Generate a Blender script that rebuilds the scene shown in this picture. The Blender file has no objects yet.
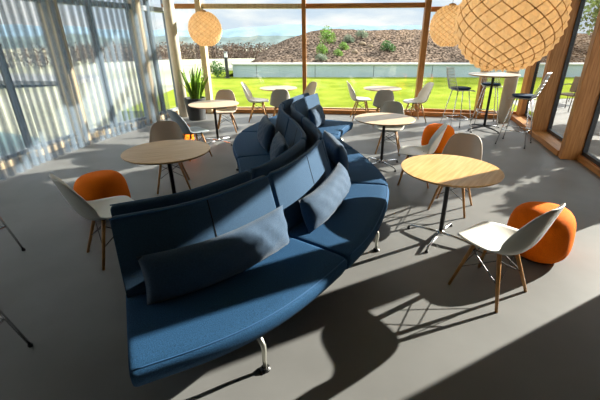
import bpy, bmesh, math, random
from mathutils import Vector, Matrix, noise
C = bpy.context.scene.collection
sc = bpy.context.scene
PI = math.pi
R = math.radians
random.seed(7)

# ------------------------------------------------------------------ materials
def mat(name, col, rough=.5, metal=0., var=0., vscale=8., stretch=(1, 1, 1), col2=None, bump=0., bscale=60., spec=.5,
        coat=0., sheen=0., transl=0., detail=4., lo=.35, hi=.65):
    m = bpy.data.materials.new(name); m.use_nodes = True
    nt = m.node_tree; N = nt.nodes; L = nt.links
    b = N['Principled BSDF']
    b.inputs['Roughness'].default_value = rough
    b.inputs['Metallic'].default_value = metal
    b.inputs['Specular IOR Level'].default_value = spec
    b.inputs['Coat Weight'].default_value = coat
    b.inputs['Sheen Weight'].default_value = sheen
    b.inputs['Base Color'].default_value = (*col, 1)
    src = None
    if var > 0 or col2 or bump > 0:
        tc = N.new('ShaderNodeTexCoord'); mp = N.new('ShaderNodeMapping')
        mp.inputs['Scale'].default_value = stretch
        L.new(tc.outputs['Object'], mp.inputs['Vector'])
    if var > 0 or col2:
        n = N.new('ShaderNodeTexNoise'); n.inputs['Scale'].default_value = vscale; n.inputs['Detail'].default_value = detail
        L.new(mp.outputs['Vector'], n.inputs['Vector'])
        r = N.new('ShaderNodeValToRGB')
        c2 = col2 or tuple(min(1, c * (1 + var)) for c in col)
        c1 = col if col2 else tuple(c * (1 - var) for c in col)
        r.color_ramp.elements[0].position = lo; r.color_ramp.elements[1].position = hi
        r.color_ramp.elements[0].color = (*c1, 1); r.color_ramp.elements[1].color = (*c2, 1)
        L.new(n.outputs['Fac'], r.inputs['Fac'])
        src = r.outputs['Color']
        L.new(src, b.inputs['Base Color'])
    if bump > 0:
        n2 = N.new('ShaderNodeTexNoise'); n2.inputs['Scale'].default_value = bscale; n2.inputs['Detail'].default_value = 3
        L.new(mp.outputs['Vector'], n2.inputs['Vector'])
        bp = N.new('ShaderNodeBump'); bp.inputs['Strength'].default_value = bump; bp.inputs['Distance'].default_value = .01
        L.new(n2.outputs['Fac'], bp.inputs['Height']); L.new(bp.outputs['Normal'], b.inputs['Normal'])
    if transl > 0:
        t = N.new('ShaderNodeBsdfTranslucent'); mx = N.new('ShaderNodeMixShader'); mx.inputs['Fac'].default_value = transl
        t.inputs['Color'].default_value = (*col, 1)
        if src: L.new(src, t.inputs['Color'])
        L.new(b.outputs['BSDF'], mx.inputs[1]); L.new(t.outputs['BSDF'], mx.inputs[2])
        L.new(mx.outputs['Shader'], N['Material Output'].inputs['Surface'])
    return m

def glass_mat(name, tint=(.96, .98, .98)):
    m = bpy.data.materials.new(name); m.use_nodes = True
    nt = m.node_tree; N = nt.nodes; L = nt.links
    N.remove(N['Principled BSDF'])
    t = N.new('ShaderNodeBsdfTransparent'); t.inputs['Color'].default_value = (*tint, 1)
    g = N.new('ShaderNodeBsdfGlossy'); g.inputs['Roughness'].default_value = .01
    f = N.new('ShaderNodeFresnel'); ge = N.new('ShaderNodeNewGeometry'); io = N.new('ShaderNodeMapRange')
    io.inputs['To Min'].default_value = 1.45; io.inputs['To Max'].default_value = 1 / 1.45      # same index on both faces of the thin pane
    L.new(ge.outputs['Backfacing'], io.inputs['Value']); L.new(io.outputs['Result'], f.inputs['IOR'])
    x = N.new('ShaderNodeMixShader')
    L.new(f.outputs['Fac'], x.inputs['Fac']); L.new(t.outputs['BSDF'], x.inputs[1]); L.new(g.outputs['BSDF'], x.inputs[2])
    L.new(x.outputs['Shader'], N['Material Output'].inputs['Surface'])
    return m

def sheer_mat(name, col, alpha):
    m = bpy.data.materials.new(name); m.use_nodes = True
    nt = m.node_tree; N = nt.nodes; L = nt.links
    N.remove(N['Principled BSDF'])
    d = N.new('ShaderNodeBsdfDiffuse'); d.inputs['Color'].default_value = (*col, 1)
    tl = N.new('ShaderNodeBsdfTranslucent'); tl.inputs['Color'].default_value = (*col, 1)
    tr = N.new('ShaderNodeBsdfTransparent')
    a = N.new('ShaderNodeMixShader'); a.inputs['Fac'].default_value = .5
    b = N.new('ShaderNodeMixShader'); b.inputs['Fac'].default_value = alpha
    L.new(d.outputs['BSDF'], a.inputs[1]); L.new(tl.outputs['BSDF'], a.inputs[2])
    L.new(tr.outputs['BSDF'], b.inputs[1]); L.new(a.outputs['Shader'], b.inputs[2])
    L.new(b.outputs['Shader'], N['Material Output'].inputs['Surface'])
    return m

M = {}
M['floor'] = mat('poured grey floor', (.178, .176, .17), .48, var=.10, vscale=1.3, detail=6, spec=.25)
M['wall'] = mat('grey plaster', (.40, .39, .37), .8, var=.03, vscale=3)
M['ceil'] = mat('ceiling boards', (.52, .49, .44), .9)
M['timber'] = mat('larch timber', (.34, .135, .028), .5, col2=(.50, .22, .06), vscale=5, stretch=(9, 9, .7), detail=6)
M['timber_h'] = mat('larch timber rail', (.34, .135, .028), .5, col2=(.50, .22, .06), vscale=5, stretch=(.7, 9, 9), detail=6)
M['pale_timber'] = mat('pale spruce timber', (.58, .44, .26), .5, col2=(.68, .54, .35), vscale=4, stretch=(9, 9, .7), detail=6)
M['dark_frame'] = mat('anthracite aluminium', (.035, .037, .04), .4, metal=.3, var=.1)
M['grey_frame'] = mat('grey aluminium', (.22, .24, .26), .4, metal=.4, var=.05)
M['concrete'] = mat('pale concrete', (.66, .60, .49), .8, var=.06, vscale=5, bump=.1)
M['glass'] = glass_mat('clear glass')
M['curtain'] = sheer_mat('sheer curtain cloth', (.33, .41, .49), .14)
M['navy'] = mat('navy wool cloth', (.018, .068, .150), .85, var=.26, vscale=160, bump=.35, bscale=260, spec=.15)
M['navy_back'] = mat('navy wool cloth of the backs', (.033, .074, .135), .85, var=.14, vscale=150, bump=.3, bscale=260, spec=.15, sheen=.06)
M['navy_cushion'] = mat('slate blue cushion cloth', (.038, .074, .128), .8, var=.14, vscale=120, bump=.35, bscale=200, spec=.2, sheen=.15)
M['piping'] = mat('bright blue piping', (.015, .085, .21), .8, var=.05)
M['black_cloth'] = mat('black underside cloth', (.01, .011, .013), .9, var=.1)
M['alu'] = mat('cast aluminium', (.62, .62, .55), .32, metal=.85, var=.04)
M['chrome'] = mat('polished chrome', (.70, .71, .72), .16, metal=1, var=.02)
M['black'] = mat('black powder coat', (.012, .012, .013), .4, var=.1)
M['oak'] = mat('oak veneer', (.62, .34, .105), .38, col2=(.76, .48, .19), vscale=4, stretch=(.8, 10, 10), detail=6, spec=.4)
M['oak_pale'] = mat('pale oak veneer', (.55, .38, .21), .38, col2=(.68, .50, .31), vscale=4, stretch=(.8, 10, 10), detail=6, spec=.4)
M['oak_edge'] = mat('oak plywood edge', (.33, .18, .07), .5, col2=(.45, .27, .12), vscale=6, stretch=(1, 1, 60))
M['white_top'] = mat('pale bar top laminate', (.66, .58, .47), .35, var=.03)
M['leg_wood'] = mat('maple leg', (.42, .185, .045), .4, col2=(.56, .28, .085), vscale=9, stretch=(6, 6, 1))
M['sh_white'] = mat('white moulded plastic', (.78, .76, .70), .38, var=.015)
M['sh_beige'] = mat('taupe moulded plastic', (.68, .56, .44), .45, var=.02)
M['sh_sand'] = mat('sand moulded plastic', (.55, .49, .40), .45, var=.02)
M['sh_grey'] = mat('blue grey moulded plastic', (.30, .35, .39), .45, var=.02)
M['sh_dkgrey'] = mat('warm grey moulded plastic', (.42, .41, .36), .45, var=.02)
M['orange'] = mat('orange knit cover', (.95, .19, .006), .85, var=.07, vscale=120, bump=.3, bscale=200, spec=.1)
M['pad'] = mat('dark blue seat pad cloth', (.02, .045, .10), .8, var=.2, vscale=90, spec=.2)
M['wire'] = mat('white chromed wire', (.50, .51, .51), .35, metal=.6, var=.02)
M['veneer'] = mat('birch veneer of lamp shade', (.86, .70, .45), .5, var=.05, vscale=6, transl=.35, spec=.3)
M['veneer_edge'] = mat('veneer edge', (.68, .45, .2), .6, var=.1, transl=.2)
M['cord'] = mat('pale textile cord', (.55, .50, .42), .7, var=.05)
M['plant'] = mat('snake plant leaf', (.10, .25, .02), .45, col2=(.30, .46, .05), vscale=6, stretch=(2, 2, 12))
M['plant_edge'] = mat('snake plant leaf rim', (.50, .58, .10), .5, var=.1)
M['pot'] = mat('anthracite planter', (.045, .048, .05), .55, var=.15, bump=.1)
M['soil'] = mat('potting soil', (.03, .02, .012), .95, var=.4, vscale=40, bump=.6)
M['lawn'] = mat('mown lawn', (.14, .19, .018), 1., spec=0, col2=(.26, .30, .04), vscale=1.1, detail=9, bump=.5, bscale=40, lo=.3, hi=.7)
M['field'] = mat('rough winter grass', (.28, .28, .17), 1., spec=0, col2=(.52, .50, .42), vscale=.06, detail=10)
M['gconc'] = mat('blue grey planter concrete', (.38, .47, .52), .75, var=.06, vscale=.6)
M['cap'] = mat('light concrete coping', (.62, .62, .60), .8, var=.05)
M['mulch'] = mat('bark mulch', (.026, .018, .013), 1., col2=(.30, .22, .165), vscale=7.5, detail=12, bump=1., bscale=12, lo=.42, hi=.64, spec=0)
M['leaf_a'] = mat('bright shrub leaf', (.14, .27, .03), .6, var=.35, vscale=3, transl=.3)
M['leaf_b'] = mat('deep green shrub leaf', (.05, .13, .025), .6, var=.35, vscale=3, transl=.25)
M['leaf_c'] = mat('grey green shrub leaf', (.22, .27, .18), .7, var=.3, vscale=3, transl=.2)
M['leaf_d'] = mat('pale spring leaf', (.26, .33, .12), .7, var=.35, vscale=2, transl=.3)
M['twig'] = mat('bare brown twigs', (.085, .058, .045), 1., spec=0, col2=(.15, .115, .095), vscale=2)
M['bark'] = mat('bark', (.12, .08, .05), .9, var=.3, vscale=6)
M['rock'] = mat('sandstone rock', (.22, .16, .10), .9, var=.25, vscale=5, bump=.5, bscale=10)
M['pavers'] = mat('terrace slabs', (.20, .195, .18), .85, var=.15, vscale=2.5, bump=.2)
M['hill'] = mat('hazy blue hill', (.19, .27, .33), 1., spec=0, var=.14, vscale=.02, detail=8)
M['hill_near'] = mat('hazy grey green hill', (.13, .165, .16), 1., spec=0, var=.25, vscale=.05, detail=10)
M['water'] = mat('dark pond water', (.05, .12, .11), .45, var=.3, vscale=.8, bump=.3, bscale=3)
M['asphalt'] = mat('pale asphalt', (.22, .22, .22), .9, var=.1, vscale=1)
M['house'] = mat('pale house render', (.28, .27, .25), .9, var=.05)
M['roof'] = mat('brown tiled roof', (.28, .17, .12), .9, var=.2, vscale=2)
M['stone'] = mat('field stone', (.36, .33, .28), .9, var=.35, vscale=3, bump=.6, bscale=6)
M['rattan'] = mat('brown woven wicker', (.16, .11, .07), .7, var=.3, vscale=50, bump=.4, bscale=90)
M['lampglass'] = mat('frosted bollard lens', (.75, .78, .78), .3)

# ------------------------------------------------------------------ helpers
def obj(name, bm, m, parent=None, smooth=False, loc=None):
    me = bpy.data.meshes.new(name)
    bmesh.ops.recalc_face_normals(bm, faces=bm.faces)
    bm.to_mesh(me); bm.free()
    for p in me.polygons: p.use_smooth = smooth
    if m: me.materials.append(m)
    o = bpy.data.objects.new(name, me); C.objects.link(o)
    if parent: o.parent = parent
    if loc: o.location = loc
    return o
def tag(o, label, cat, group=None, kind=None):
    if label: o['label'] = label
    if cat: o['category'] = cat
    if group: o['group'] = group
    if kind: o['kind'] = kind
    return o
def struct(o):
    o['kind'] = 'structure'; return o
def thing(name, label, cat, loc=(0, 0, 0), rz=0, group=None):
    o = bpy.data.objects.new(name, None); C.objects.link(o)
    o.empty_display_size = .1
    o.location = loc; o.rotation_euler = (0, 0, rz)
    return tag(o, label, cat, group)
def sempty(name, loc=(0, 0, 0), rz=0):
    o = bpy.data.objects.new(name, None); C.objects.link(o); o.location = loc; o.rotation_euler = (0, 0, rz)
    return struct(o)
def dup(root, loc, rz, label, group=None, swap=None, scale=None):
    r = root.copy(); C.objects.link(r); r.location = loc; r.rotation_euler = (0, 0, rz); r['label'] = label
    if group: r['group'] = group
    if scale: r.scale = (scale,) * 3
    for ch in list(root.children):
        c = ch.copy(); C.objects.link(c); c.parent = r
        if swap and ch.name.split('.')[0] in swap:
            c.material_slots[0].link = 'OBJECT'; c.material_slots[0].material = swap[ch.name.split('.')[0]]
        for g in list(ch.children):
            d = g.copy(); C.objects.link(d); d.parent = c
    return r
def box(bm, x0, x1, y0, y1, z0, z1, bev=0.):
    b2 = bmesh.new()
    vs = [b2.verts.new((x, y, z)) for x in (x0, x1) for y in (y0, y1) for z in (z0, z1)]
    for f in ((0, 1, 3, 2), (4, 6, 7, 5), (0, 4, 5, 1), (2, 3, 7, 6), (0, 2, 6, 4), (1, 5, 7, 3)): b2.faces.new([vs[i] for i in f])
    if bev: bmesh.ops.bevel(b2, geom=b2.edges[:], offset=bev, segments=2, affect='EDGES', profile=.5)
    merge(bm, b2)
def merge(bm, b2, mtx=None):
    if mtx: bmesh.ops.transform(b2, matrix=mtx, verts=b2.verts)
    mp = {v: bm.verts.new(v.co) for v in b2.verts}
    for f in b2.faces:
        try: bm.faces.new([mp[v] for v in f.verts])
        except ValueError: pass
    b2.free()
def tube(bm, pts, r, seg=8, caps=True, r2=None):
    pts = [Vector(p) for p in pts]; n = len(pts); rings = []
    prev = None
    for i, p in enumerate(pts):
        t = (pts[min(i + 1, n - 1)] - pts[max(i - 1, 0)]).normalized()
        if prev is None:
            a = Vector((0, 0, 1)) if abs(t.z) < .9 else Vector((1, 0, 0))
            u = t.cross(a).normalized()
        else:
            u = (prev - t * prev.dot(t)).normalized()
        prev = u; w = t.cross(u)
        rr = r if r2 is None else r + (r2 - r) * i / max(1, n - 1)
        rings.append([bm.verts.new(p + (u * math.cos(2 * PI * k / seg) + w * math.sin(2 * PI * k / seg)) * rr) for k in range(seg)])
    for a, b in zip(rings, rings[1:]):
        for k in range(seg): bm.faces.new((a[k], a[(k + 1) % seg], b[(k + 1) % seg], b[k]))
    if caps:
        bm.faces.new(rings[0][::-1]); bm.faces.new(rings[-1])
def lathe(bm, prof, seg=32, c=(0, 0)):
    rings = []
    for r, z in prof:
        if r < 1e-5: rings.append([bm.verts.new((c[0], c[1], z))])
        else: rings.append([bm.verts.new((c[0] + r * math.cos(2 * PI * k / seg), c[1] + r * math.sin(2 * PI * k / seg), z)) for k in range(seg)])
    for a, b in zip(rings, rings[1:]):
        for k in range(seg):
            k2 = (k + 1) % seg
            if len(a) == 1 and len(b) == 1: continue
            if len(a) == 1: bm.faces.new((a[0], b[k2], b[k]))
            elif len(b) == 1: bm.faces.new((a[k], a[k2], b[0]))
            else: bm.faces.new((a[k], a[k2], b[k2], b[k]))
    for ring in (rings[0], rings[-1]):
        if len(ring) > 1: bm.faces.new(ring)
def catmull(pts, n):
    P = [Vector(p) for p in pts]; P = [2 * P[0] - P[1]] + P + [2 * P[-1] - P[-2]]
    out = []; m = len(P) - 3
    for i in range(n):
        t = i / (n - 1) * m; k = min(int(t), m - 1); u = t - k
        a, b, c, d = P[k:k + 4]
        out.append(.5 * ((2 * b) + (c - a) * u + (2 * a - 5 * b + 4 * c - d) * u * u + (3 * b - a - 3 * c + d) * u ** 3))
    return out
def B(): return bmesh.new()
def beam(name, p, q, w, d, m, parent=None, rollv=None, bev=.006):
    """rectangular bar from p to q; w across the run, d along rollv"""
    p = Vector(p); q = Vector(q); t = (q - p).normalized()
    v = Vector(rollv) if rollv else Vector((0, 0, 1))
    v = (v - t * v.dot(t)).normalized(); u = t.cross(v)
    bm = B(); box(bm, -w / 2, w / 2, -d / 2, d / 2, 0, (q - p).length, bev)
    mt = Matrix((u, v, t)).transposed().to_4x4(); mt.translation = p
    bmesh.ops.transform(bm, matrix=mt, verts=bm.verts)
    return obj(name, bm, m, parent)

# ------------------------------------------------------------------ camera, sun, sky
cam = bpy.data.cameras.new('camera'); co = bpy.data.objects.new('camera', cam); C.objects.link(co)
cam.sensor_width = 36; cam.lens = 364.4 * 36 / 600; cam.shift_x = -14.9 / 600; cam.clip_start = .05; cam.clip_end = 3000
co.location = (0, 0, 1.858); co.rotation_euler = (R(90 - 24.05), 0, 0)
sc.camera = co
SUN_AZ, SUN_EL = R(27.5), R(20.7)
sd = Vector((math.cos(SUN_EL) * math.cos(SUN_AZ), math.cos(SUN_EL) * math.sin(SUN_AZ), math.sin(SUN_EL)))
sl = bpy.data.lights.new('sun', 'SUN'); so = bpy.data.objects.new('sun', sl); C.objects.link(so)
sl.energy = 14; sl.angle = R(.6); sl.color = (1, .93, .82)
so.rotation_euler = sd.to_track_quat('Z', 'Y').to_euler(); so.location = (30, 16, 14)

w = bpy.data.worlds.new('sky'); sc.world = w; w.use_nodes = True
nt = w.node_tree; N = nt.nodes; L = nt.links
bg = N['Background']; tc = N.new('ShaderNodeTexCoord'); sep = N.new('ShaderNodeSeparateXYZ')
L.new(tc.outputs['Generated'], sep.inputs['Vector'])
gr = N.new('ShaderNodeValToRGB'); e = gr.color_ramp.elements
e[0].position = 0; e[0].color = (.74, .82, .90, 1); e[1].position = 1; e[1].color = (.50, .60, .74, 1)
k = e.new(.10); k.color = (.62, .75, .90, 1); k = e.new(.45); k.color = (.62, .70, .80, 1)
L.new(sep.outputs['Z'], gr.inputs['Fac'])
mp = N.new('ShaderNodeMapping'); mp.inputs['Scale'].default_value = (1.6, 1.6, 7); L.new(tc.outputs['Generated'], mp.inputs['Vector'])
ns = N.new('ShaderNodeTexNoise'); ns.inputs['Scale'].default_value = 3.2; ns.inputs['Detail'].default_value = 8; L.new(mp.outputs['Vector'], ns.inputs['Vector'])
cr = N.new('ShaderNodeValToRGB'); cr.color_ramp.elements[0].position = .40; cr.color_ramp.elements[1].position = .60
L.new(ns.outputs['Fac'], cr.inputs['Fac'])
mx = N.new('ShaderNodeMix'); mx.data_type = 'RGBA'
L.new(cr.outputs['Color'], mx.inputs['Factor']); L.new(gr.outputs['Color'], mx.inputs['A']); mx.inputs['B'].default_value = (1.04, 1.03, 1.0, 1)
L.new(mx.outputs['Result'], bg.inputs['Color']); st = N.new('ShaderNodeMapRange'); st.interpolation_type = 'SMOOTHSTEP'
st.inputs['From Min'].default_value = .08; st.inputs['From Max'].default_value = .32; st.inputs['To Min'].default_value = .80; st.inputs['To Max'].default_value = 2.15   # brighter high sky
L.new(sep.outputs['Z'], st.inputs['Value']); L.new(st.outputs['Result'], bg.inputs['Strength'])
sc.view_settings.view_transform = 'Standard'; sc.view_settings.look = 'None'; sc.view_settings.gamma = 1; sc.view_settings.exposure = .50
sc.view_settings.use_curve_mapping = False
sc.cycles.use_denoising = True; sc.cycles.max_bounces = 10; sc.cycles.transparent_max_bounces = 24; sc.cycles.diffuse_bounces = 5
sc.cycles.sample_clamp_indirect = 4; sc.cycles.caustics_reflective = False; sc.cycles.caustics_refractive = False

# ------------------------------------------------------------------ room shell
HC = 3.75
RX = lambda y: 4.44 + .235 * (y - 5.9)        # glass line of the right facade
floor_poly = [(-5.2, -2.6), (3.2, -2.6), (RX(1.2), 1.2), (RX(9.2), 9.2), (2.75, 9.85), (-.27, 10.2), (-3.75, 10.2), (-4.12, 8.72), (-4.86, 7.05), (-5.05, 3.5)]
def slab(name, poly, z0, z1, m):
    bm = B()
    lo = [bm.verts.new((x, y, z0)) for x, y in poly]; hi = [bm.verts.new((x, y, z1)) for x, y in poly]
    bm.faces.new(lo[::-1]); bm.faces.new(hi)
    for i in range(len(poly)): j = (i + 1) % len(poly); bm.faces.new((lo[i], lo[j], hi[j], hi[i]))
    return struct(obj(name, bm, m))
slab('floor', floor_poly, -.2, 0, M['floor'])
slab('ceiling', floor_poly, HC, HC + .25, M['ceil'])
def wall(name, p, q, z0=0, z1=HC, t=.2):
    p = Vector((*p, 0)); q = Vector((*q, 0)); d = q - p; bm = B()
    box(bm, 0, d.length, -t / 2, t / 2, z0, z1)
    o = obj(name, bm, M['wall'], loc=p); o.rotation_euler.z = math.atan2(d.y, d.x); return struct(o)
wall('wall_near', (-5.1, -2.6), (3.0, -2.6))
wall('wall_right', (RX(2.95), 2.95), (RX(-2.6), -2.6))
wall('wall_left', (-5.12, 1.2), (-5.2, -2.6))

def bay(n, p, q, post_in=None, frame=M['dark_frame'], sill=M['timber_h'], sill_d=.18, transom_z=2.55, zf=.10, tm=None, mull=(), mullm=None, inward=1, fw=.06, HC=HC):
    """one glazed bay between p and q: sill, bottom and top frame, transom, pane"""
    p = Vector((*p, 0)); q = Vector((*q, 0)); d = q - p; Ln = d.length
    root = sempty('window_%d' % n, p, math.atan2(d.y, d.x))
    s = inward
    bm = B(); box(bm, 0, Ln, min(0, s * sill_d) - .02, max(0, s * sill_d) + .02, 0, zf, .006); obj('window_sill', bm, sill, root)
    bm = B()
    box(bm, 0, fw, -.035, .035, zf, HC); box(bm, Ln - fw, Ln, -.035, .035, zf, HC)
    box(bm, fw, Ln - fw, -.035, .035, zf, zf + fw); box(bm, fw, Ln - fw, -.035, .035, HC - fw, HC)
    obj('window_frame', bm, frame, root)
    if transom_z:
        bm = B(); box(bm, 0, Ln, -.05 + min(0, s * .10), .05 + max(0, s * .10), transom_z - .05, transom_z + .05, .006); obj('transom', bm, tm or sill, root)
    for u in mull:
        bm = B(); box(bm, u * Ln - .03, u * Ln + .03, -.04, .06, zf, HC); obj('mullion', bm, mullm or frame, root)
    bm = B(); box(bm, fw, Ln - fw, -.006, .006, zf + fw, HC - fw); obj('pane', bm, M['glass'], root)
    return root
# back facade: three facets
bk = [(-3.7, 10.08), (-2.78, 10.08), (-.27, 10.06), (2.62, 9.72), (4.12, 9.42), (RX(9.2) - .02, 9.2)]
bay(1, bk[0], bk[1], inward=-1, frame=M['pale_timber'], fw=.03)
bay(2, bk[1], bk[2], inward=-1, frame=M['pale_timber'], fw=.03, tm=M['pale_timber'])
bay(3, bk[2], bk[3], inward=-1, frame=M['pale_timber'], fw=.03)
bay(4, bk[3], bk[4], inward=-1, frame=M['timber'], transom_z=2.46)
bay(5, bk[4], bk[5], inward=-1, frame=M['timber'], transom_z=2.46)
def post(n, x, y, w, d, m, rz=0, z0=0):
    bm = B(); box(bm, -w / 2, w / 2, -d / 2, d / 2, z0, HC, .008)
    o = obj('trim_%d' % n, bm, m, loc=(x, y, 0)); o.rotation_euler.z = rz; return struct(o)
post(1, -2.80, 9.93, .13, .24, M['pale_timber'])
post(2, -.27, 9.93, .10, .24, M['timber'])
post(3, 2.62, 9.55, .13, .28, M['timber'], R(-8))
post(4, 4.10, 9.30, .13, .26, M['timber'], R(-12))
post(5, RX(9.2) - .1, 9.1, .2, .2, M['timber'])
# right facade
ys = [9.12, 7.50, 5.86, 4.15]
fa = math.atan2(1, .235)
post(6, RX(7.5) - .15, 7.50, .14, .34, M['timber'], fa - PI / 2 + PI / 2)
post(7, RX(5.86) - .15, 5.86, .14, .34, M['timber'], fa)
post(8, RX(4.15) - .15, 4.15, .12, .34, M['timber'], fa)
bay(6, (RX(7.57), 7.57), (RX(9.05), 9.05), sill_d=.30, inward=1, transom_z=None, HC=3.25)
bay(7, (RX(5.93), 5.93), (RX(7.43), 7.43), sill_d=.30, inward=1, transom_z=None, HC=3.25)
bay(8, (RX(4.22), 4.22), (RX(5.79), 5.79), sill_d=.06, inward=1, transom_z=None, frame=M['dark_frame'], HC=3.25)
bay(9, (RX(3.04), 3.04), (RX(4.09), 4.09), sill_d=.06, inward=1, transom_z=None, HC=3.25)
wall('wall_right_header', (RX(9.05), 9.05), (RX(3.04), 3.04), 3.25, HC, .16)
slab('roof_eave', [(RX(9.4), 9.4), (RX(9.4) + .98, 9.17), (RX(-2.6) + .98, -2.83), (RX(-2.6), -2.6)], 3.25, 3.45, M['ceil'])
# left facade
lf = [(-5.12, 1.2), (-5.06, 3.2), (-4.98, 5.0), (-4.70, 7.05), (-3.98, 8.72), (-3.68, 10.0)]
for i in range(5):
    bay(10 + i, lf[i], lf[i + 1], inward=-1, frame=M['grey_frame'], sill=M['pale_timber'], sill_d=.12, transom_z=2.45, tm=M['grey_frame'], mull=(.5,), mullm=M['dark_frame'], fw=.05)
for i, (x, y) in enumerate(lf[1:5]):
    a = math.atan2(lf[i + 2][1] - lf[i][1], lf[i + 2][0] - lf[i][0])
    post(9 + i, x + .12, y, .17, .28, M['pale_timber'], a)
def column(x, y, r):
    bm = B(); lathe(bm, [(r, 0), (r, HC)], 32); return struct(obj('concrete_column', bm, M['concrete'], smooth=False, loc=(x, y, 0)))
for c_ in (column(-3.36, 9.45, .12), column(4.50, 8.75, .14)):
    for p in c_.data.polygons: p.use_smooth = len(p.vertices) == 4

# ------------------------------------------------------------------ curtain
def curtain():
    line = catmull([(-4.62, 1.6, 0), (-4.52, 3.2, 0), (-4.42, 4.6, 0), (-4.30, 6.3, 0), (-3.90, 7.9, 0), (-3.50, 8.85, 0)], 400)
    cum = [0]
    for a, b in zip(line, line[1:]): cum.append(cum[-1] + (b - a).length)
    tot = cum[-1]; wl = .155; n = int(tot / wl) * 48
    bm = B(); cols = []
    j = 0
    for i in range(n + 1):
        s = tot * i / n
        while j < len(cum) - 2 and cum[j + 1] < s: j += 1
        f = (s - cum[j]) / (cum[j + 1] - cum[j]); p = line[j].lerp(line[j + 1], f); t = (line[j + 1] - line[j]).normalized(); nn = Vector((t.y, -t.x, 0))
        u = (s / wl + .18 * math.sin(s * 3.1) + .1 * math.sin(s * 7.7)) % 1
        if u < .52: dn, dt = .045 - .02 * math.sin(u / .52 * PI), 0
        else:
            q_ = (u - .52) / .48; dn, dt = .045 * math.cos(q_ * 12 * PI), -.005 * math.sin(q_ * 12 * PI)
        col = []
        for zi, z in enumerate((.02, .6, 1.4, 2.4, 3.6)):
            k = (1.12, 1.04, 1, .96, .8)[zi]
            q = p + nn * (dn * k) + t * (dt * k)
            col.append(bm.verts.new((q.x, q.y, z)))
        cols.append(col)
    for a, b in zip(cols, cols[1:]):
        for z in range(4): bm.faces.new((a[z], b[z], b[z + 1], a[z + 1]))
    root = thing('curtain', 'sheer blue grey curtain hanging in deep folds along the left windows', 'curtain', (-4.3, 6, 0))
    o = obj('curtain_cloth', bm, M['curtain'], root, smooth=True); o.location = (4.3, -6, 0)
    bm = B(); tube(bm, [(p.x, p.y, 3.64) for p in line[::12]], .018); r = obj('curtain_rail', bm, M['grey_frame'], root); r.location = (4.3, -6, 0)
curtain()

# ------------------------------------------------------------------ sofa
cen = [(-1.255, 1.965), (-.815, 2.215), (-.435, 2.69), (-.22, 3.07), (-.035, 3.72), (-.095, 4.27), (-.235, 4.83), (-.40, 5.40), (-.43, 5.95), (-.26, 6.59), (-.035, 7.13)]
SP = catmull([(x, y, 0) for x, y in cen], 401)
cum = [0]
for a, b in zip(SP, SP[1:]): cum.append(cum[-1] + (b - a).length)
TOT = cum[-1]
def spine(s):
    s = max(0, min(TOT, s)); lo = 0
    import bisect
    lo = min(max(bisect.bisect_right(cum, s) - 1, 0), len(SP) - 2)
    f = (s - cum[lo]) / (cum[lo + 1] - cum[lo]); p = SP[lo].lerp(SP[lo + 1], f)
    i0 = max(0, lo - 14); i1 = min(len(SP) - 1, lo + 15)
    t = (SP[i1] - SP[i0]).normalized()
    return p, Vector((t.y, -t.x, 0))           # right-hand normal
def s_of(k): return cum[k * 40]
BND = [s_of(0), s_of(2), s_of(4), s_of(6), s_of(8), s_of(10)]
def loft(bm, s0, s1, prof, side, n=18, inset=.012, rnd=.035):
    """closed profile [(offset, z)] swept along the sofa's spine; softened ends"""
    cx = sum(o for o, z in prof) / len(prof); cz = sum(z for o, z in prof) / len(prof)
    st = []
    a, b = s0 + inset, s1 - inset
    for e, k in ((0, .90), (.25, .955), (.6, .99), (1, 1)): st.append((a + e * rnd, k))
    for i in range(1, n): st.append((a + rnd + (b - a - 2 * rnd) * i / n, 1))
    for e, k in ((1, 1), (.6, .99), (.25, .955), (0, .90)): st.append((b - e * rnd, k))
    rings = []
    for s, k in st:
        p, nn = spine(s); ring = []
        for o, z in prof:
            oo = cx + (o - cx) * (1 - (1 - k) * .35); zz = cz + (z - cz) * k
            q = p + nn * (oo * side); ring.append(bm.verts.new((q.x, q.y, zz)))
        rings.append(ring)
    m = len(prof)
    for r0, r1 in zip(rings, rings[1:]):
        for i in range(m): bm.faces.new((r0[i], r0[(i + 1) % m], r1[(i + 1) % m], r1[i]))
    bm.faces.new(rings[0]); bm.faces.new(rings[-1][::-1])
def rline(s0, s1, o, z, side, n=26):
    out = []
    for i in range(n):
        p, nn = spine(s0 + (s1 - s0) * i / (n - 1)); q = p + nn * (o * side); out.append((q.x, q.y, z))
    return out
seat_prof = [(.16, .25), (.15, .40), (.17, .418), (.30, .424), (.55, .426), (.74, .424), (.795, .418), (.825, .403), (.832, .385), (.828, .34), (.80, .285), (.755, .262), (.60, .25)]
back_prof = [(.235, .34), (.225, .46), (.190, .60), (.150, .74), (.118, .86), (.108, .893), (.092, .902), (.070, .897), (.060, .88), (.075, .74), (.10, .60), (.12, .46), (.125, .34)]
sofa = thing('modular_sofa', 'long navy blue double sided sofa winding in an S curve through the room', 'sofa')
def leg(s, side, o):
    p, nn = spine(s); t = Vector((-nn.y, nn.x, 0)); n2 = nn * side
    b0 = p + n2 * (o - .10); bm = B()
    pts = [(0, .27), (.03, .245), (.10, .215), (.125, .19), (.128, .15), (.122, .08), (.128, .012)]
    tube(bm, [(*(b0 + n2 * u).xy, z) for u, z in pts], .020, 8, r2=.013)
    l = obj('leg', bm, M['alu'], sofa, smooth=True)
    bm = B(); c = b0 + n2 * .128; lathe(bm, [(.030, 0), (.032, .012), (.022, .022), (0, .024)], 16, (c.x, c.y)); obj('glide', bm, M['black'], l)
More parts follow.
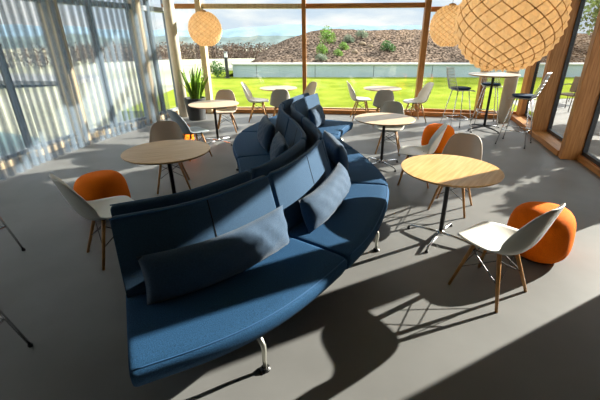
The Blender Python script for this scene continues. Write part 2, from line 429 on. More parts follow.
for side, tagn in ((1, 'r'), (-1, 'l')):
    for i in range(5):
        s0, s1 = BND[i], BND[i + 1]
        bm = B(); loft(bm, s0, s1, seat_prof, side); st = obj('seat', bm, M['navy'], sofa, smooth=True)
        bm = B(); tube(bm, rline(s0 + .03, s1 - .03, .812, .411, side), .0042, 6); obj('piping', bm, M['piping'], st, smooth=True)
        bm = B(); loft(bm, s0, s1, back_prof, side, inset=.020, rnd=.03); bk_ = obj('backrest', bm, M['navy_back'], sofa, smooth=True)
        bm = B(); tube(bm, rline(s0 + .02, s1 - .02, .110, .896, side), .0042, 6); obj('piping', bm, M['piping'], bk_, smooth=True)
        bm = B(); sm = (s0 + s1) / 2; pts = []
        for o, z in back_prof[1:6]:
            p, nn = spine(sm); q = p + nn * ((o + .0005) * side); pts.append((q.x, q.y, z))
        tube(bm, pts, .0035, 6); obj('seam', bm, M['black_cloth'], bk_)
        leg(s0 + (s1 - s0) * (.45 if i == 0 else .55), side, .76)
    # under frame
    bm = B(); loft(bm, BND[0] + .1, BND[5] - .1, [(.20, .20), (.20, .252), (.66, .252), (.66, .20)], side, n=60); obj('under_frame', bm, M['black_cloth'], sofa)

# lumbar cushions
def cushion(s, side, length, h, thick, o, z, lean, label, roll=0, group='loose cushions on the navy sofa'):
    p, nn = spine(s); n2 = nn * side; t = Vector((-nn.y, nn.x, 0))
    bm = B(); nu, nv = 26, 12; top = []; bot = []
    for i in range(nu + 1):
        for j in range(nv + 1):
            u = -1 + 2 * i / nu; v = -1 + 2 * j / nv
            e = max(0, (1 - abs(u) ** 5)) ** .5 * max(0, (1 - abs(v) ** 2.6)) ** .55
            pin = 1 - .05 * (1 - abs(u) ** 2) * (abs(v) ** 3)
            pin2 = 1 - .035 * (1 - v * v) * (abs(u) ** 4)
            wr = .006 * math.sin(u * 21 + v * 5) * e + .005 * math.sin(u * 9 - v * 8 + s) * e
            x = u * length / 2 * pin2; y = v * h / 2 * pin
            top.append((x, thick / 2 * e + wr, y)); bot.append((x, -thick / 2 * e + wr * .5, y))
    W = nv + 1
    vt = [bm.verts.new(c) for c in top]; vb = [bm.verts.new(c) for c in bot]
    for i in range(nu):
        for j in range(nv):
            a = i * W + j
            bm.faces.new((vt[a], vt[a + W], vt[a + W + 1], vt[a + 1])); bm.faces.new((vb[a], vb[a + 1], vb[a + W + 1], vb[a + W]))
    bmesh.ops.remove_doubles(bm, verts=bm.verts, dist=.0008)
    # bend along the sofa's curve
    for v in bm.verts:
        q, qn = spine(s + v.co.x); qd = qn * side
        loc = Vector((0, v.co.y, v.co.z))
        yy = loc.y * math.cos(lean) - loc.z * math.sin(lean); zz = loc.y * math.sin(lean) + loc.z * math.cos(lean)
        w_ = q + qd * (o + yy); v.co = (w_.x, w_.y, z + zz + roll * v.co.x)
    org = p + n2 * o
    for v in bm.verts: v.co -= Vector((org.x, org.y, .424))
    o_ = obj('lumbar_cushion', bm, M['navy_cushion'], loc=(org.x, org.y, .424), smooth=True)
    return tag(o_, label, 'cushion', group)
mid = lambda i, f=.5: BND[i] + (BND[i + 1] - BND[i]) * f
cushion(mid(0, .52), 1, .92, .31, .16, .325, .570, R(12), 'long slate blue lumbar cushion on the nearest sofa seat, half in sunlight')
cushion(mid(1, .50), 1, .92, .29, .19, .35, .558, R(20), 'long slate blue lumbar cushion on the second right hand seat, lit along its top')
cushion(mid(2, .42), 1, .74, .36, .17, .33, .60, R(14), 'slate blue lumbar cushion at the sofa bulge, third from the front on right side')
cushion(mid(4, .45), 1, .62, .36, .16, .34, .60, R(16), 'slate blue cushion on the farthest right hand seat, near the lawn windows')
cushion(mid(3, .35), -1, .66, .40, .17, .36, .618, R(14), 'dark navy cushion standing on the far left hand seat of the sofa')
cushion(mid(2, .45), -1, .72, .38, .17, .34, .608, R(14), 'navy cushion on left hand sofa seat, tucked behind the wavy middle backrest')

# ------------------------------------------------------------------ shell chair
def make_chair():
    t = thing('shell_chair', '', 'chair')
    prof = [(.242, .408, .085, 0, 0), (.240, .424, .135, 0, 0), (.222, .438, .182, .001, 0), (.14, .437, .218, .010, 0), (.04, .424, .234, .028, 0), (-.06, .410, .238, .050, .004), (-.14, .414, .236, .068, .022),
            (-.198, .448, .233, .056, .066), (-.236, .518, .227, .026, .098), (-.265, .605, .217, .008, .096), (-.290, .695, .200, 0, .074), (-.311, .770, .172, 0, .046), (-.322, .810, .132, 0, .026), (-.326, .828, .075, 0, .016)]
    yz = catmull([(p[0], p[1], p[2]) for p in prof], 36); kk = catmull([(p[3], p[4], 0) for p in prof], 36)
    bm = B(); rows = []
    for a, k in zip(yz, kk):
        row = []
        for j in range(17):
            v = -1 + j / 8; q = abs(v) ** 2.6
            row.append(bm.verts.new((v * a.z, a.x + k.y * q, a.y + k.x * q)))
        rows.append(row)
    for r0, r1 in zip(rows, rows[1:]):
        for j in range(16): bm.faces.new((r0[j], r0[j + 1], r1[j + 1], r1[j]))
    sh = obj('shell', bm, M['sh_white'], t, smooth=True)
    md = sh.modifiers.new('thickness', 'SOLIDIFY'); md.thickness = .009; md.offset = 0
    tops = {}
    for sx in (-1, 1):
        for sy in (-1, 1):
            a = Vector((sx * .105, .02 + sy * .095, .395)); b = Vector((sx * .205, sy * .20 + .005, 0))
            tops[sx, sy] = (a, b)
            bm = B(); tube(bm, [a, a.lerp(b, .35), b], .0175, 10, r2=.0115); obj('leg', bm, M['leg_wood'], t, smooth=True)
    bm = B(); P = lambda k, f: tops[k][0].lerp(tops[k][1], f)
    ks = [(-1, -1), (1, -1), (1, 1), (-1, 1)]
    for i in range(4):
        a, b = ks[i], ks[(i + 1) % 4]
        tube(bm, [P(a, .12), P(b, .56)], .0038, 5); tube(bm, [P(b, .12), P(a, .56)], .0038, 5)
    tube(bm, [P(ks[0], .0), P(ks[2], .0)], .006, 6); tube(bm, [P(ks[1], .0), P(ks[3], .0)], .006, 6)
    for k in ks: tube(bm, [P(k, 0) + Vector((0, 0, .0)), P(k, 0) + Vector((0, 0, .025))], .012, 8)
    obj('wire_brace', bm, M['black'], t)
    return t
chair0 = make_chair(); used = [False]
def chair(x, y, head, shell, label, s=1.0):
    rz = R(head) - PI / 2
    if not used[0]:
        used[0] = True; o = chair0; o.location = (x, y, 0); o.rotation_euler.z = rz; o['label'] = label; o.scale = (s,) * 3
        o['group'] = 'moulded shell chairs on wooden legs'
        return o
    return dup(chair0, (x, y, 0), rz, label, swap={'shell': M[shell]}, scale=s)
chair(1.40, 2.41, 125, 'sh_white', 'white shell chair in front at right, in front of the big orange pouf', 1.03)
chair(-1.86, 2.95, 46, 'sh_white', 'white shell chair at left in front of an orange pouf, nearest the sofa end', 1.03)
chair(1.40, 4.80, 163, 'sh_white', 'white shell chair seen side on behind the right hand sunny table')
chair(1.62, 3.95, -122, 'sh_beige', 'taupe shell chair behind the right hand sunny table')
chair(-1.92, 4.62, -70, 'sh_beige', 'taupe shell chair behind the round table on the left')
chair(-2.05, 6.0, 44, 'sh_grey', 'blue grey shell chair by the curtain, above an orange pouf')
chair(-1.90, 7.85, -82, 'sh_beige', 'taupe shell chair with pale seat behind the table next to the plant')
chair(-1.38, 8.95, 3, 'sh_white', 'white shell chair by the lawn window, left of the far left table', 1.08)
chair(-.80, 8.55, 98, 'sh_dkgrey', 'warm grey shell chair seen from behind at the far left window table')
chair(-.27, 9.5, 215, 'sh_sand', 'sand coloured shell chair behind the sofa end, by the middle window post')
chair(1.12, 9.15, 2, 'sh_white', 'white shell chair by the lawn window, left of the far middle table', 1.08)
chair(1.55, 8.45, 84, 'sh_dkgrey', 'warm grey shell chair seen from behind at the far middle window table')
chair(2.40, 8.85, 190, 'sh_white', 'white shell chair leaning in front of the brown window post', 1.08)
chair(1.30, 6.28, -104, 'sh_dkgrey', 'grey taupe shell chair right behind the middle round table')

# ------------------------------------------------------------------ tables
def make_table():
    t = thing('bistro_table', '', 'table')
    bm = B(); lathe(bm, [(0, .716), (.40, .716), (.435, .724), (.45, .734), (.4505, .741)], 64)
    e = obj('tabletop', bm, M['oak_edge'], t, smooth=False)
    bm = B(); lathe(bm, [(0, .7405), (.4515, .7405), (.4525, .743), (.449, .7465), (0, .7465)], 64); obj('veneer_surface', bm, M['oak'], e)
    bm = B(); lathe(bm, [(0, .05), (.022, .05), (.022, .70), (.055, .708), (.11, .716), (0, .716)], 20); obj('pole', bm, M['black'], t, smooth=True)
    bm = B(); lathe(bm, [(0, .045), (.036, .045), (.036, .085), (.024, .095), (0, .095)], 20); obj('hub', bm, M['chrome'], t, smooth=True)
    for k in range(4):
        a = k * PI / 2; d = Vector((math.cos(a), math.sin(a), 0)); bm = B()
        tube(bm, [d * .02 + Vector((0, 0, .07)), d * .16 + Vector((0, 0, .062)), d * .31 + Vector((0, 0, .048)), d * .335 + Vector((0, 0, .030))], .0145, 8, r2=.010)
        f = obj('foot', bm, M['chrome'], t, smooth=True)
        bm = B(); lathe(bm, [(.017, 0), (.019, .012), (.010, .022), (.008, .034), (0, .034)], 12, (d.x * .335, d.y * .335)); obj('glide', bm, M['black'], f)
    t['group'] = 'round bistro tables'
    return t
tb = make_table()
tb.location = (1.263, 3.213, 0); tb.rotation_euler.z = R(52); tb['label'] = 'round oak bistro table at right, half in sun, beside the front white chair'
for x, y, rz, lb, mt in [(-1.595, 3.809, 22, 'round oak bistro table at left between the sofa and the curtain', 'oak'),
                     (1.05, 5.511, 30, 'round pale oak bistro table right of the sofa, in the middle of the room', 'oak_pale'),
                     (-1.856, 6.842, 60, 'round pale oak bistro table near the potted snake plant', 'oak_pale'),
                     (-.88, 9.15, 20, 'round pale table by the lawn window, left of the middle window post', 'oak_pale'),
                     (1.62, 9.08, 20, 'round pale table by the lawn window, right of the middle window post', 'oak_pale')]:
    r = dup(tb, (x, y, 0), R(rz), lb)
    for c in r.children:
        for g in c.children:
            if g.name.startswith('veneer'): g.material_slots[0].link = 'OBJECT'; g.material_slots[0].material = M[mt]

def bar_table():
    t = thing('bar_table', 'tall round bar table with black pole among the wire stools', 'table', (3.74, 8.02, 0), R(20))
    Z = 1.16
    bm = B(); lathe(bm, [(0, Z - .03), (.47, Z - .03), (.495, Z - .018), (.50, Z - .008), (.50, Z - .004)], 56); e = obj('tabletop', bm, M['oak_edge'], t)
    bm = B(); lathe(bm, [(0, Z - .004), (.5015, Z - .004), (.5015, Z - .001), (.498, Z), (0, Z)], 56); obj('laminate_surface', bm, M['white_top'], e)
    bm = B(); lathe(bm, [(0, .05), (.027, .05), (.027, Z - .05), (.06, Z - .04), (.12, Z - .03), (0, Z - .03)], 20); obj('pole', bm, M['black'], t, smooth=True)
    for k in range(4):
        d = Vector((math.cos(k * PI / 2), math.sin(k * PI / 2), 0)); bm = B()
        tube(bm, [d * .02 + Vector((0, 0, .07)), d * .25 + Vector((0, 0, .055)), d * .42 + Vector((0, 0, .022))], .022, 8, r2=.014)
        f = obj('foot', bm, M['dark_frame'], t, smooth=True)
        bm = B(); lathe(bm, [(.018, 0), (.018, .014), (0, .016)], 12, (d.x * .42, d.y * .42)); obj('glide', bm, M['black'], f)
bar_table()

# ------------------------------------------------------------------ wire bar stool
def make_stool():
    t = thing('wire_bar_stool', '', 'stool'); Z = .86
    bm = B()
    lathe(bm, [(0, Z + .01), (.17, Z + .01), (.198, Z + .022), (.205, Z + .036), (.195, Z + .048), (.12, Z + .052), (0, Z + .045)], 40)
    for v in bm.verts: v.co.y *= .98
    obj('seat_pad', bm, M['pad'], t, smooth=True)
    bm = B(); W = .0045
    def shell_pt(u, v):            # u 0 front .. 1 back top, v -1..1
        if u < .5:
            f = u / .5; y = .22 - .42 * f; z = Z - .004 + .01 * v * v + (.02 if f < .05 else 0) * -1; w = .205 - .02 * abs(f - .5)
            return Vector((v * w, y, z))
        f = (u - .5) / .5; w = .20 - .045 * f
        return Vector((v * w, -.20 - .02 * math.sin(f * PI / 2) * 2 - .10 * f + .04 * v * v, Z + .01 + .43 * f ** 1.05))
    for j in range(11):
        v = -1 + j / 5; tube(bm, [shell_pt(i / 20, v) for i in range(21)], W if abs(v) < .99 else .007, 5)
    for i in range(0, 15):
        u = i / 14; tube(bm, [shell_pt(u, -1 + k / 5) for k in range(11)], W if 0 < i < 14 else .007, 5)
    obj('wire_shell', bm, M['wire'], t)
    tops = {}
    for sx in (-1, 1):
        for sy in (-1, 1):
            a = Vector((sx * .12, sy * .12, Z - .01)); b = Vector((sx * .25, sy * .25, .012)); tops[sx, sy] = (a, b)
            bm = B(); tube(bm, [a, a.lerp(b, .5), b], .0095, 8); l = obj('leg', bm, M['chrome'], t, smooth=True)
            bm = B(); lathe(bm, [(.014, 0), (.016, .008), (.012, .022), (0, .024)], 12, (b.x, b.y)); obj('glide', bm, M['black'], l)
    bm = B(); ks = [(-1, -1), (1, -1), (1, 1), (-1, 1)]
    q = [tops[k][0].lerp(tops[k][1], .68) for k in ks]
    for i in range(4): tube(bm, [q[i], q[(i + 1) % 4]], .008, 8)
    obj('footrest', bm, M['chrome'], t, smooth=True)
    bm = B(); q = [tops[k][0] for k in ks]
    for i in range(4): tube(bm, [q[i], q[(i + 1) % 4]], .008, 8)
    obj('seat_frame', bm, M['chrome'], t, smooth=True)
    t['group'] = 'wire bar stools with blue pads'
    return t
st0 = make_stool(); st0.location = (3.05, 7.9, 0); st0.rotation_euler.z = R(8) - PI / 2
st0['label'] = 'wire bar stool left of the tall bar table, its white wire back to the left'
dup(st0, (4.02, 8.66, 0), R(-105) - PI / 2, 'wire bar stool behind the tall bar table, seen through its pole')
dup(st0, (3.80, 6.82, 0), R(140) - PI / 2, 'wire bar stool right of the bar table, nearest the timber posts')
dup(st0, (-3.07, 2.78, 0), R(170) - PI / 2, 'bar stool cut off by the left picture edge, level with the white chair')
dup(st0, (-2.10, 1.53, 0), R(185) - PI / 2, 'bar stool cut off at the lower left picture corner')

# ------------------------------------------------------------------ poufs
def make_pouf(loc, rz, label):
    bm = B(); seg, rows = 40, 24
    bmesh.ops.create_uvsphere(bm, u_segments=seg, v_segments=rows, radius=1)
    for v in bm.verts:
        x, y, z = v.co
        a = math.atan2(y, x); rr = math.hypot(x, y)
        # rounded pebble: superellipse section, slightly triangular plan, wider low down
        e = max(1e-6, (abs(rr) ** 3.5 + abs(z) ** 3.5)) ** (-1 / 3.5)
        rr *= e; zz = z * e
        k = 1 + .045 * math.cos(3 * a) - .13 * (zz * .5 + .5) ** 1.6
        v.co = (rr * math.cos(a) * .285 * k, rr * math.sin(a) * .278 * k, .242 + zz * .242)
    o = obj('pouf', bm, M['orange'], loc=loc, smooth=True); o.rotation_euler.z = rz
    return tag(o, label, 'pouf', 'orange poufs')
p0 = make_pouf((2.07, 2.93, 0), R(20), 'large bright orange pouf behind the front white chair at right')
for loc, rz, lb in [((-2.40, 3.80, 0), R(70), 'orange pouf behind the white chair on the left'), ((2.16, 6.28, 0), R(10), 'orange pouf behind the side on white chair right of the sofa'),
                    ((-2.45, 6.38, 0), R(40), 'orange pouf mostly hidden behind the blue grey chair by the curtain')]:
    c = p0.copy(); C.objects.link(c); c.location = loc; c.rotation_euler.z = rz; c['label'] = lb

# ------------------------------------------------------------------ pendant lamps
def make_lamp(loc, label, rz=0, r=.30):
    t = thing('pendant_lamp', label, 'lamp', (loc[0], loc[1], loc[2]), rz, 'woven veneer globe pendants')
    nl, nr = 16, 20
    def sp(th, ph, rr): return Vector((math.sin(th) * math.cos(ph), math.sin(th) * math.sin(ph), math.cos(th))) * rr
    th0, th1 = R(12), R(168)
    th = lambda i: th0 + (th1 - th0) * i / nr
    bm = B(); lat = B(); n = 2
    for i in range(0, nr - 1):
        for k in range(nl):
            a = 2 * PI * (k + .5 * (i % 2)) / nl; d = PI / nl
            T, Bm = sp(th(i), a, r), sp(th(i + 2), a, r); Lf, Rt = sp(th(i + 1), a - d, r), sp(th(i + 1), a + d, r)
            vs = []
            for u in range(n + 1):
                for v in range(n + 1):
                    fu, fv = u / n, v / n
                    q = T * (1 - fu) * (1 - fv) + Rt * fu * (1 - fv) + Lf * (1 - fu) * fv + Bm * fu * fv
                    bul = (4 * fu * (1 - fu) * 4 * fv * (1 - fv)) ** .6
                    vs.append(bm.verts.new(q.normalized() * (r + .019 * bul)))
            for u in range(n):
                for v in range(n):
                    e = u * (n + 1) + v; bm.faces.new((vs[e], vs[e + 1], vs[e + n + 2], vs[e + n + 1]))
            for p, q in ((T, Rt), (T, Lf)):
                w_ = (p.cross(q)).normalized() * .0028
                m = ((p + q) / 2).normalized() * r; ring = []
                for c in (p, m, q):
                    nrm = c.normalized()
                    ring.append([lat.verts.new(c + w_ + nrm * .0005), lat.verts.new(c + w_ * .6 + nrm * .0045), lat.verts.new(c - w_ * .6 + nrm * .0045), lat.verts.new(c - w_ + nrm * .0005)])
                for r0, r1 in zip(ring, ring[1:]):
                    for j in range(4): lat.faces.new((r0[j], r0[(j + 1) % 4], r1[(j + 1) % 4], r1[j]))
    bmesh.ops.remove_doubles(bm, verts=bm.verts, dist=.0004)
    obj('lattice', lat, M['veneer_edge'], t)
    obj('lamp_shade', bm, M['veneer'], t)
    pl = bpy.data.lights.new('lamp_bulb', 'POINT'); pl.energy = 3.6; pl.color = (1, .84, .62); pl.shadow_soft_size = .06
    po = bpy.data.objects.new('lamp_bulb', pl); C.objects.link(po); po.parent = t
    bm = B(); lathe(bm, [(.004, r - .01), (.004, HC - loc[2])], 8); obj('cord', bm, M['cord'], t)
    bm = B(); lathe(bm, [(.05, HC - loc[2] - .03), (.05, HC - loc[2]), (0, HC - loc[2])], 20); obj('ceiling_rose', bm, M['wall'], t)
    bm = B(); lathe(bm, [(0, r - .012), (.07, r - .018), (.05, r + .02), (.02, r + .03), (0, r + .03)], 20); obj('top_cap', bm, M['veneer_edge'], t)
    return t
lamp = make_lamp((-2.10, 7.70, 2.0), 'small globe lamp of woven veneer far left, in front of the pale window post')
dup(lamp, (2.17, 6.50, 2.02), R(20), 'globe lamp of woven veneer in the middle distance, left of the biggest globe')
dup(lamp, (1.195, 2.50, 1.96), R(9), 'biggest and nearest globe lamp of woven veneer, cut by the top edge')
for c in [o for o in C.objects if o.name.startswith('pendant_lamp')]: pass

# ------------------------------------------------------------------ snake plant
def plant():
    t = thing('potted_snake_plant', 'tall snake plant in a tapered dark planter at the back left corner', 'plant', (-2.92, 9.1, 0))
    bm = B(); lathe(bm, [(0, 0), (.19, 0), (.20, .01), (.255, .50), (.255, .52), (.235, .52), (.23, .46), (0, .46)], 32); p = obj('planter', bm, M['pot'], t)
    bm = B(); lathe(bm, [(0, .465), (.228, .465), (.1, .475), (0, .48)], 24); obj('soil', bm, M['soil'], p)
    rnd = random.Random(3)
    for k in range(26):
        a = rnd.uniform(0, 2 * PI); r0 = rnd.uniform(.02, .14); h = rnd.uniform(.45, .86) * (1.05 - r0); ln = rnd.uniform(.03, .26) + r0 * .5; wd = rnd.uniform(.032, .048); tw = rnd.uniform(-.8, .8); fa_ = rnd.uniform(0, PI)
        bm = B(); rows = []; n = 10
        for i in range(n + 1):
            f = i / n; c = Vector((math.cos(a) * (r0 + ln * f ** 1.5), math.sin(a) * (r0 + ln * f ** 1.5), .46 + h * f))
            w_ = wd * (math.sin(min(1, f * 1.6 + .35) * PI / 2)) * (1 - f ** 4) + .001
            u = Vector((math.cos(fa_ + tw * f), math.sin(fa_ + tw * f), 0)); nn = Vector((-u.y, u.x, 0))
            rows.append([bm.verts.new(c - u * w_ + nn * .006), bm.verts.new(c - nn * .010), bm.verts.new(c + u * w_ + nn * .006), bm.verts.new(c + nn * .004)])
        for r0_, r1_ in zip(rows, rows[1:]):
            for j in range(4): bm.faces.new((r0_[j], r0_[(j + 1) % 4], r1_[(j + 1) % 4], r1_[j]))
        bm.faces.new(rows[0]); bm.faces.new(rows[-1][::-1])
        obj('leaf', bm, M['plant'], t, smooth=True)
plant()

# ------------------------------------------------------------------ outdoors
def grid(name, x0, x1, y0, y1, nx, ny, zf, m, smooth=True):
    bm = B(); vs = [[bm.verts.new((x0 + (x1 - x0) * i / nx, y0 + (y1 - y0) * j / ny, zf(x0 + (x1 - x0) * i / nx, y0 + (y1 - y0) * j / ny))) for j in range(ny + 1)] for i in range(nx + 1)]
    for i in range(nx):
        for j in range(ny): bm.faces.new((vs[i][j], vs[i + 1][j], vs[i + 1][j + 1], vs[i][j + 1]))
    return obj(name, bm, m, smooth=smooth)
def fbm(x, y, sc_=1., o=0): return noise.fractal(Vector((x * sc_, y * sc_, o)), 1., 2., 5)
struct(slab('lawn', [(-4.6, 10.3), (-4.0, 10.3), (5.9, 9.3), (6.2, 12.2), (30, 16.7), (30, 24), (-6, 24), (-5.4, 10.3)], -.3, -.02, M['lawn']))
slab('terrace_paving', [(5.4, 9.15), (RX(3) + .1, 2.5), (RX(-2) + .1, -3), (26, -3), (26, 16.0), (6.2, 12.2)], -.3, -.03, M['pavers'])
def gwall():
    bm = B(); box(bm, -4.2, 32, 19.75, 20.05, -.1, .58)
    o = struct(obj('garden_wall', bm, M['gconc'])); bm = B(); box(bm, -4.25, 32, 19.68, 20.1, .58, .66, .01); obj('coping', bm, M['cap'], o)
    bm = B()
    for x in range(-3, 32, 3): box(bm, x, x + .02, 19.74, 19.752, 0, .58)
    obj('joint', bm, M['dark_frame'], o)
gwall()
def mz(x, y):
    f = max(0, min(1, (y - 20.1) / 9.)); f = f * f * (3 - 2 * f)
    g = math.sin(max(0, min(1, (x + 4.7) / 6.0)) * PI / 2)
    back = max(0, 1 - max(0, (y - 31) / 14.)) 
    right = 1 - .12 * max(0, min(1, (x - 6) / 14))
    return .55 * min(1, g * 3) + (1.75 * f * g * right) * back + .16 * fbm(x, y, .35, 3) * g + .10 * fbm(x, y, 1.3, 9) * min(1, g * 2)
struct(grid('planted_mound', -4.7, 34, 20.05, 44, 130, 80, mz, M['mulch']))

def leaf_clump(bm, c, rad, n, size, rnd, squash=.8):
    for _ in range(n):
        while True:
            d = Vector((rnd.uniform(-1, 1), rnd.uniform(-1, 1), rnd.uniform(-1, 1)))
            if .25 < d.length < 1: break
        p = Vector(c) + Vector((d.x * rad, d.y * rad, d.z * rad * squash))
        u = Vector((rnd.uniform(-1, 1), rnd.uniform(-1, 1), rnd.uniform(-.6, 1))).normalized(); v = u.cross(Vector((rnd.uniform(-1, 1), rnd.uniform(-1, 1), rnd.uniform(-1, 1)))).normalized()
        s = size * rnd.uniform(.6, 1.3)
        q = [p - v * s * .35, p + u * s * .5 - v * s * .1, p + v * s * .4 + u * s * .9, p - u * s * .1 + v * s * .45]
        bm.faces.new([bm.verts.new(a) for a in q])
def shrub(name, x, y, z, rad, h, m, label, cat='shrub', n=700, size=None, group='shrubs on the mulched mound', seed=0):
    rnd = random.Random(seed * 31 + int(x * 10)); t = thing(name, label, cat, (x, y, z), 0, group)
    bm = B()
    for k in range(7):
        a = k * 2 * PI / 7; leaf_clump(bm, (math.cos(a) * rad * .45, math.sin(a) * rad * .45, h * (.35 + .18 * (k % 3))), rad * .6, n // 7, size or rad * .15, rnd, h / rad / 2 * 1.2)
    obj('foliage', bm, M[m], t)
    bm = B()
    for k in range(5):
        a = k * 2 * PI / 5; tube(bm, [(0, 0, -.05), (math.cos(a) * rad * .3, math.sin(a) * rad * .3, h * .55)], .02 * max(1, rad), 5, r2=.008)
    obj('stem', bm, M['bark'], t)
for i, (x, y, rad, h, m, lb) in enumerate([
    (.80, 25.0, .55, 1.0, 'leaf_a', 'tall bright green round shrub on the mound, left of the others'),
    (.42, 23.0, .40, .6, 'leaf_a', 'low bright green shrub on the mound below the tall round shrub'),
    (1.75, 23.8, .34, .45, 'leaf_a', 'small green tuft on the mound right of the low bright shrub'),
    (1.32, 22.2, .30, .4, 'leaf_a', 'small yellow green tuft low on the mound near the concrete wall'),
    (4.35, 23.6, .50, .6, 'leaf_b', 'deep green shrub in the middle of the mulched mound'),
    (2.15, 25.4, .42, .5, 'leaf_c', 'grey green cushion plant near the top of the mound'),
    (3.05, 26.0, .45, .5, 'leaf_c', 'grey green plant at the mound top, left of the deep green shrub'),
    (.35, 21.4, .36, .35, 'leaf_c', 'grey green low plant on the mound just above the concrete wall'),
    (-5.05, 19.9, .55, .75, 'leaf_b', 'dark green bush at the left end of the concrete garden wall')]):
    shrub('shrub', x, y, (mz(x, y) if x > -5 else 0) - .05, rad, h, m, lb, seed=i)
for i, (x, y, s) in enumerate([(2.95, 24.8, .17), (3.45, 24.5, .14), (2.3, 22.9, .15)]):
    bm = B(); bmesh.ops.create_icosphere(bm, subdivisions=3, radius=s)
    for v in bm.verts: v.co = Vector((v.co.x * 1.3, v.co.y, v.co.z * .75)) * (1 + .25 * noise.noise(v.co * 4 + Vector((i, 0, 0))))
    o = obj('garden_rock', bm, M['rock'], loc=(x, y, mz(x, y) + s * .3)); tag(o, ['sandstone rock on the mound, left one of a touching pair', 'smaller sandstone rock on the mound, right one of a pair', 'lone sandstone rock low on the mound by the small tufts'][i], 'rock', 'rocks on the mound')
def bollard():
    t = thing('garden_bollard_lamp', 'grey bollard lamp at the left end of the concrete garden wall', 'lamp', (-4.42, 19.4, -.02))
    bm = B(); lathe(bm, [(0, 0), (.16, 0), (.16, .02), (.085, .03), (.085, .98), (0, .98)], 20); obj('post', bm, M['dark_frame'], t, smooth=False)
    bm = B(); lathe(bm, [(.075, .98), (.075, 1.17)], 20); obj('lens', bm, M['lampglass'], t)
    bm = B(); lathe(bm, [(0, 1.17), (.09, 1.17), (.09, 1.23), (0, 1.24)], 20); obj('cap', bm, M['grey_frame'], t)
bollard()
# ground around and beyond
def tz(x, y):
    d = max(0, y - 46, -x - 14, x - 60)
    return -.35 - .075 * d * (1 if d < 160 else 160 / d) + .5 * fbm(x, y, .03) * min(1, d / 20)
struct(grid('meadow', -420, 420, -40, 700, 84, 74, tz, M['field']))
def ridge(name, y, x0, x1, base, hs, m, dep):
    n = 120; bm = B(); a = []; b = []; c = []
    for i in range(n + 1):
        x = x0 + (x1 - x0) * i / n; h = hs(x); a.append(bm.verts.new((x, y - dep, base))); b.append(bm.verts.new((x, y, h))); c.append(bm.verts.new((x, y + dep, base)))
    for i in range(n): bm.faces.new((a[i], a[i + 1], b[i + 1], b[i])); bm.faces.new((b[i], b[i + 1], c[i + 1], c[i]))
    return struct(obj(name, bm, m, smooth=True))
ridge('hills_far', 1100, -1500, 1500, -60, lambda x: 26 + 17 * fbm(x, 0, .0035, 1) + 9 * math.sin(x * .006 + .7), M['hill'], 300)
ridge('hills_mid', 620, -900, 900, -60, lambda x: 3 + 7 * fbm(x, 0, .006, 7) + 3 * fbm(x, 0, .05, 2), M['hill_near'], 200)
# bare woodland band
rnd = random.Random(11)
bm = B()
for _ in range(620):
    x = rnd.uniform(-60, 20); y = rnd.uniform(56, 165); z = tz(x, y); h = rnd.uniform(3.2, 5.6) * (.55 + y / 240)
    h = min(h, 1.0 - z)
    leaf_clump(bm, (x, y, z + h * .5), h * .55, 90, .30, rnd, 1.)
    tube(bm, [(x, y, z), (x + .2, y, z + h * .8)], .10, 4, r2=.03)
tag(obj('bare_woodland', bm, M['twig']), 'hazy brown belt of leafless trees below the hills', 'woodland', kind='stuff')

# right-hand garden: stone wall, trees, terrace chairs
def tree(x, y, h, rad, m, label, n=1600, size=.2, trunk=.10, zc=None, squash=.9, seed=1):
    r_ = random.Random(seed); t = thing('garden_tree', label, 'tree', (x, y, -.03), 0, 'trees and bushes outside the right windows')
    bm = B(); zc = zc or h - rad * squash
    for k in range(9):
        a = k * 2.4; rr = rad * .5 * (k % 3) / 2
        leaf_clump(bm, (math.cos(a) * rr, math.sin(a) * rr, zc + (k % 4 - 1.5) * rad * squash * .28), rad * .72, n // 9, size, r_, squash)
    obj('crown', bm, M[m], t)
    bm = B(); tube(bm, [(0, 0, -.1), (.03, .02, zc * .5), (0, 0, zc)], trunk, 8, r2=trunk * .5)
    for k in range(4): a = k * PI / 2 + .4; tube(bm, [(0, 0, zc * .75), (math.cos(a) * rad * .5, math.sin(a) * rad * .5, zc + .2)], trunk * .4, 6, r2=.012)
    obj('trunk', bm, M['bark'], t, smooth=True)
    return t
tree(16.2, 22.6, 5.2, 1.7, 'leaf_d', 'pale green bushy tree on the mound, seen through the right window beside the timber post', seed=4)
tree(19.5, 25.5, 5.6, 1.7, 'leaf_d', 'pale green tree on the mound at the upper right picture corner', seed=5)
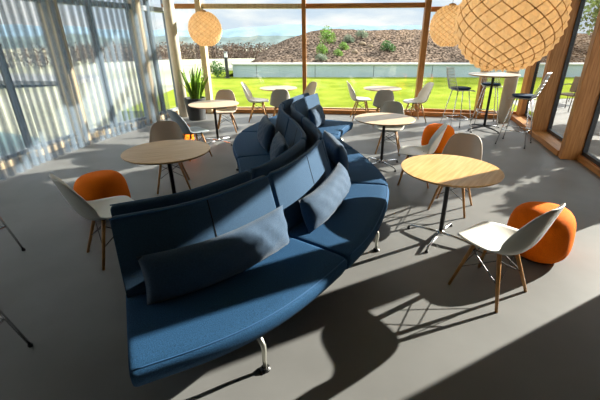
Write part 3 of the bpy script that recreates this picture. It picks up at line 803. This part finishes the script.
tree(13.0, 24.0, 3.6, 1.0, 'leaf_c', 'grey green bush on the mound, hidden partly by the biggest globe lamp', seed=6)

tree(6.3, 5.9, 1.55, .74, 'leaf_b', 'unseen low round bush added outside the right windows to shade the floor', n=5000, size=.13, trunk=.05, zc=.84, squash=1.05, seed=8)  # added out of view, sized so its curved outline shades the floor
tree(6.35, 7.28, 3.0, .55, 'leaf_b', 'unseen slim evergreen added close to the right windows to block the sun', n=4200, size=.13, trunk=.06, zc=1.6, squash=2.4, seed=9)  # unseen, added as a tall blocker for the sun through the right windows

tree(7.3, 8.9, 2.2, .55, 'leaf_b', 'unseen upright bush added past the right window edge to keep sun off the floor', n=3000, size=.13, trunk=.05, zc=1.15, squash=1.7, seed=12)  # added beyond the view to shade the floor near the stools

def terrace_chair(x, y, head, label):
    t = thing('terrace_chair', label, 'chair', (x, y, -.03), R(head) - PI / 2, 'wicker chairs on the terrace')
    bm = B(); box(bm, -.24, .24, -.22, .24, .41, .45, .012); obj('seat', bm, M['rattan'], t)
    bm = B(); box(bm, -.24, .24, -.02, .02, 0, .42, .012); b = obj('backrest', bm, M['rattan'], t); b.location = (0, -.24, .47); b.rotation_euler.x = R(10)
    for sx in (-1, 1):
        for sy in (-1, 1):
            bm = B(); tube(bm, [(sx * .22, sy * .2, .42), (sx * .24, sy * .25, 0)], .012, 8); obj('leg', bm, M['dark_frame'], t)
        bm = B(); tube(bm, [(sx * .25, .22, .44), (sx * .27, .2, .66), (sx * .27, -.2, .68), (sx * .25, -.28, .66)], .012, 8); obj('armrest', bm, M['dark_frame'], t)
terrace_chair(7.15, 10.5, -160, 'brown wicker chair out on the terrace, seen between the two timber posts')
terrace_chair(8.5, 11.9, 200, 'second wicker chair farther out on the sunny terrace')
# left garden seen through the curtain
slab('pond', [(-18, 4.0), (-18, 9.0), (-9.5, 9.6), (-6.4, 8.3), (-5.7, 7.0), (-5.7, 4.0)], -.34, -.26, M['water'])
slab('garden_path', [(-40, 22), (-40, 28), (-13, 24), (-13, 20.5)], -.5, -.29, M['asphalt'])
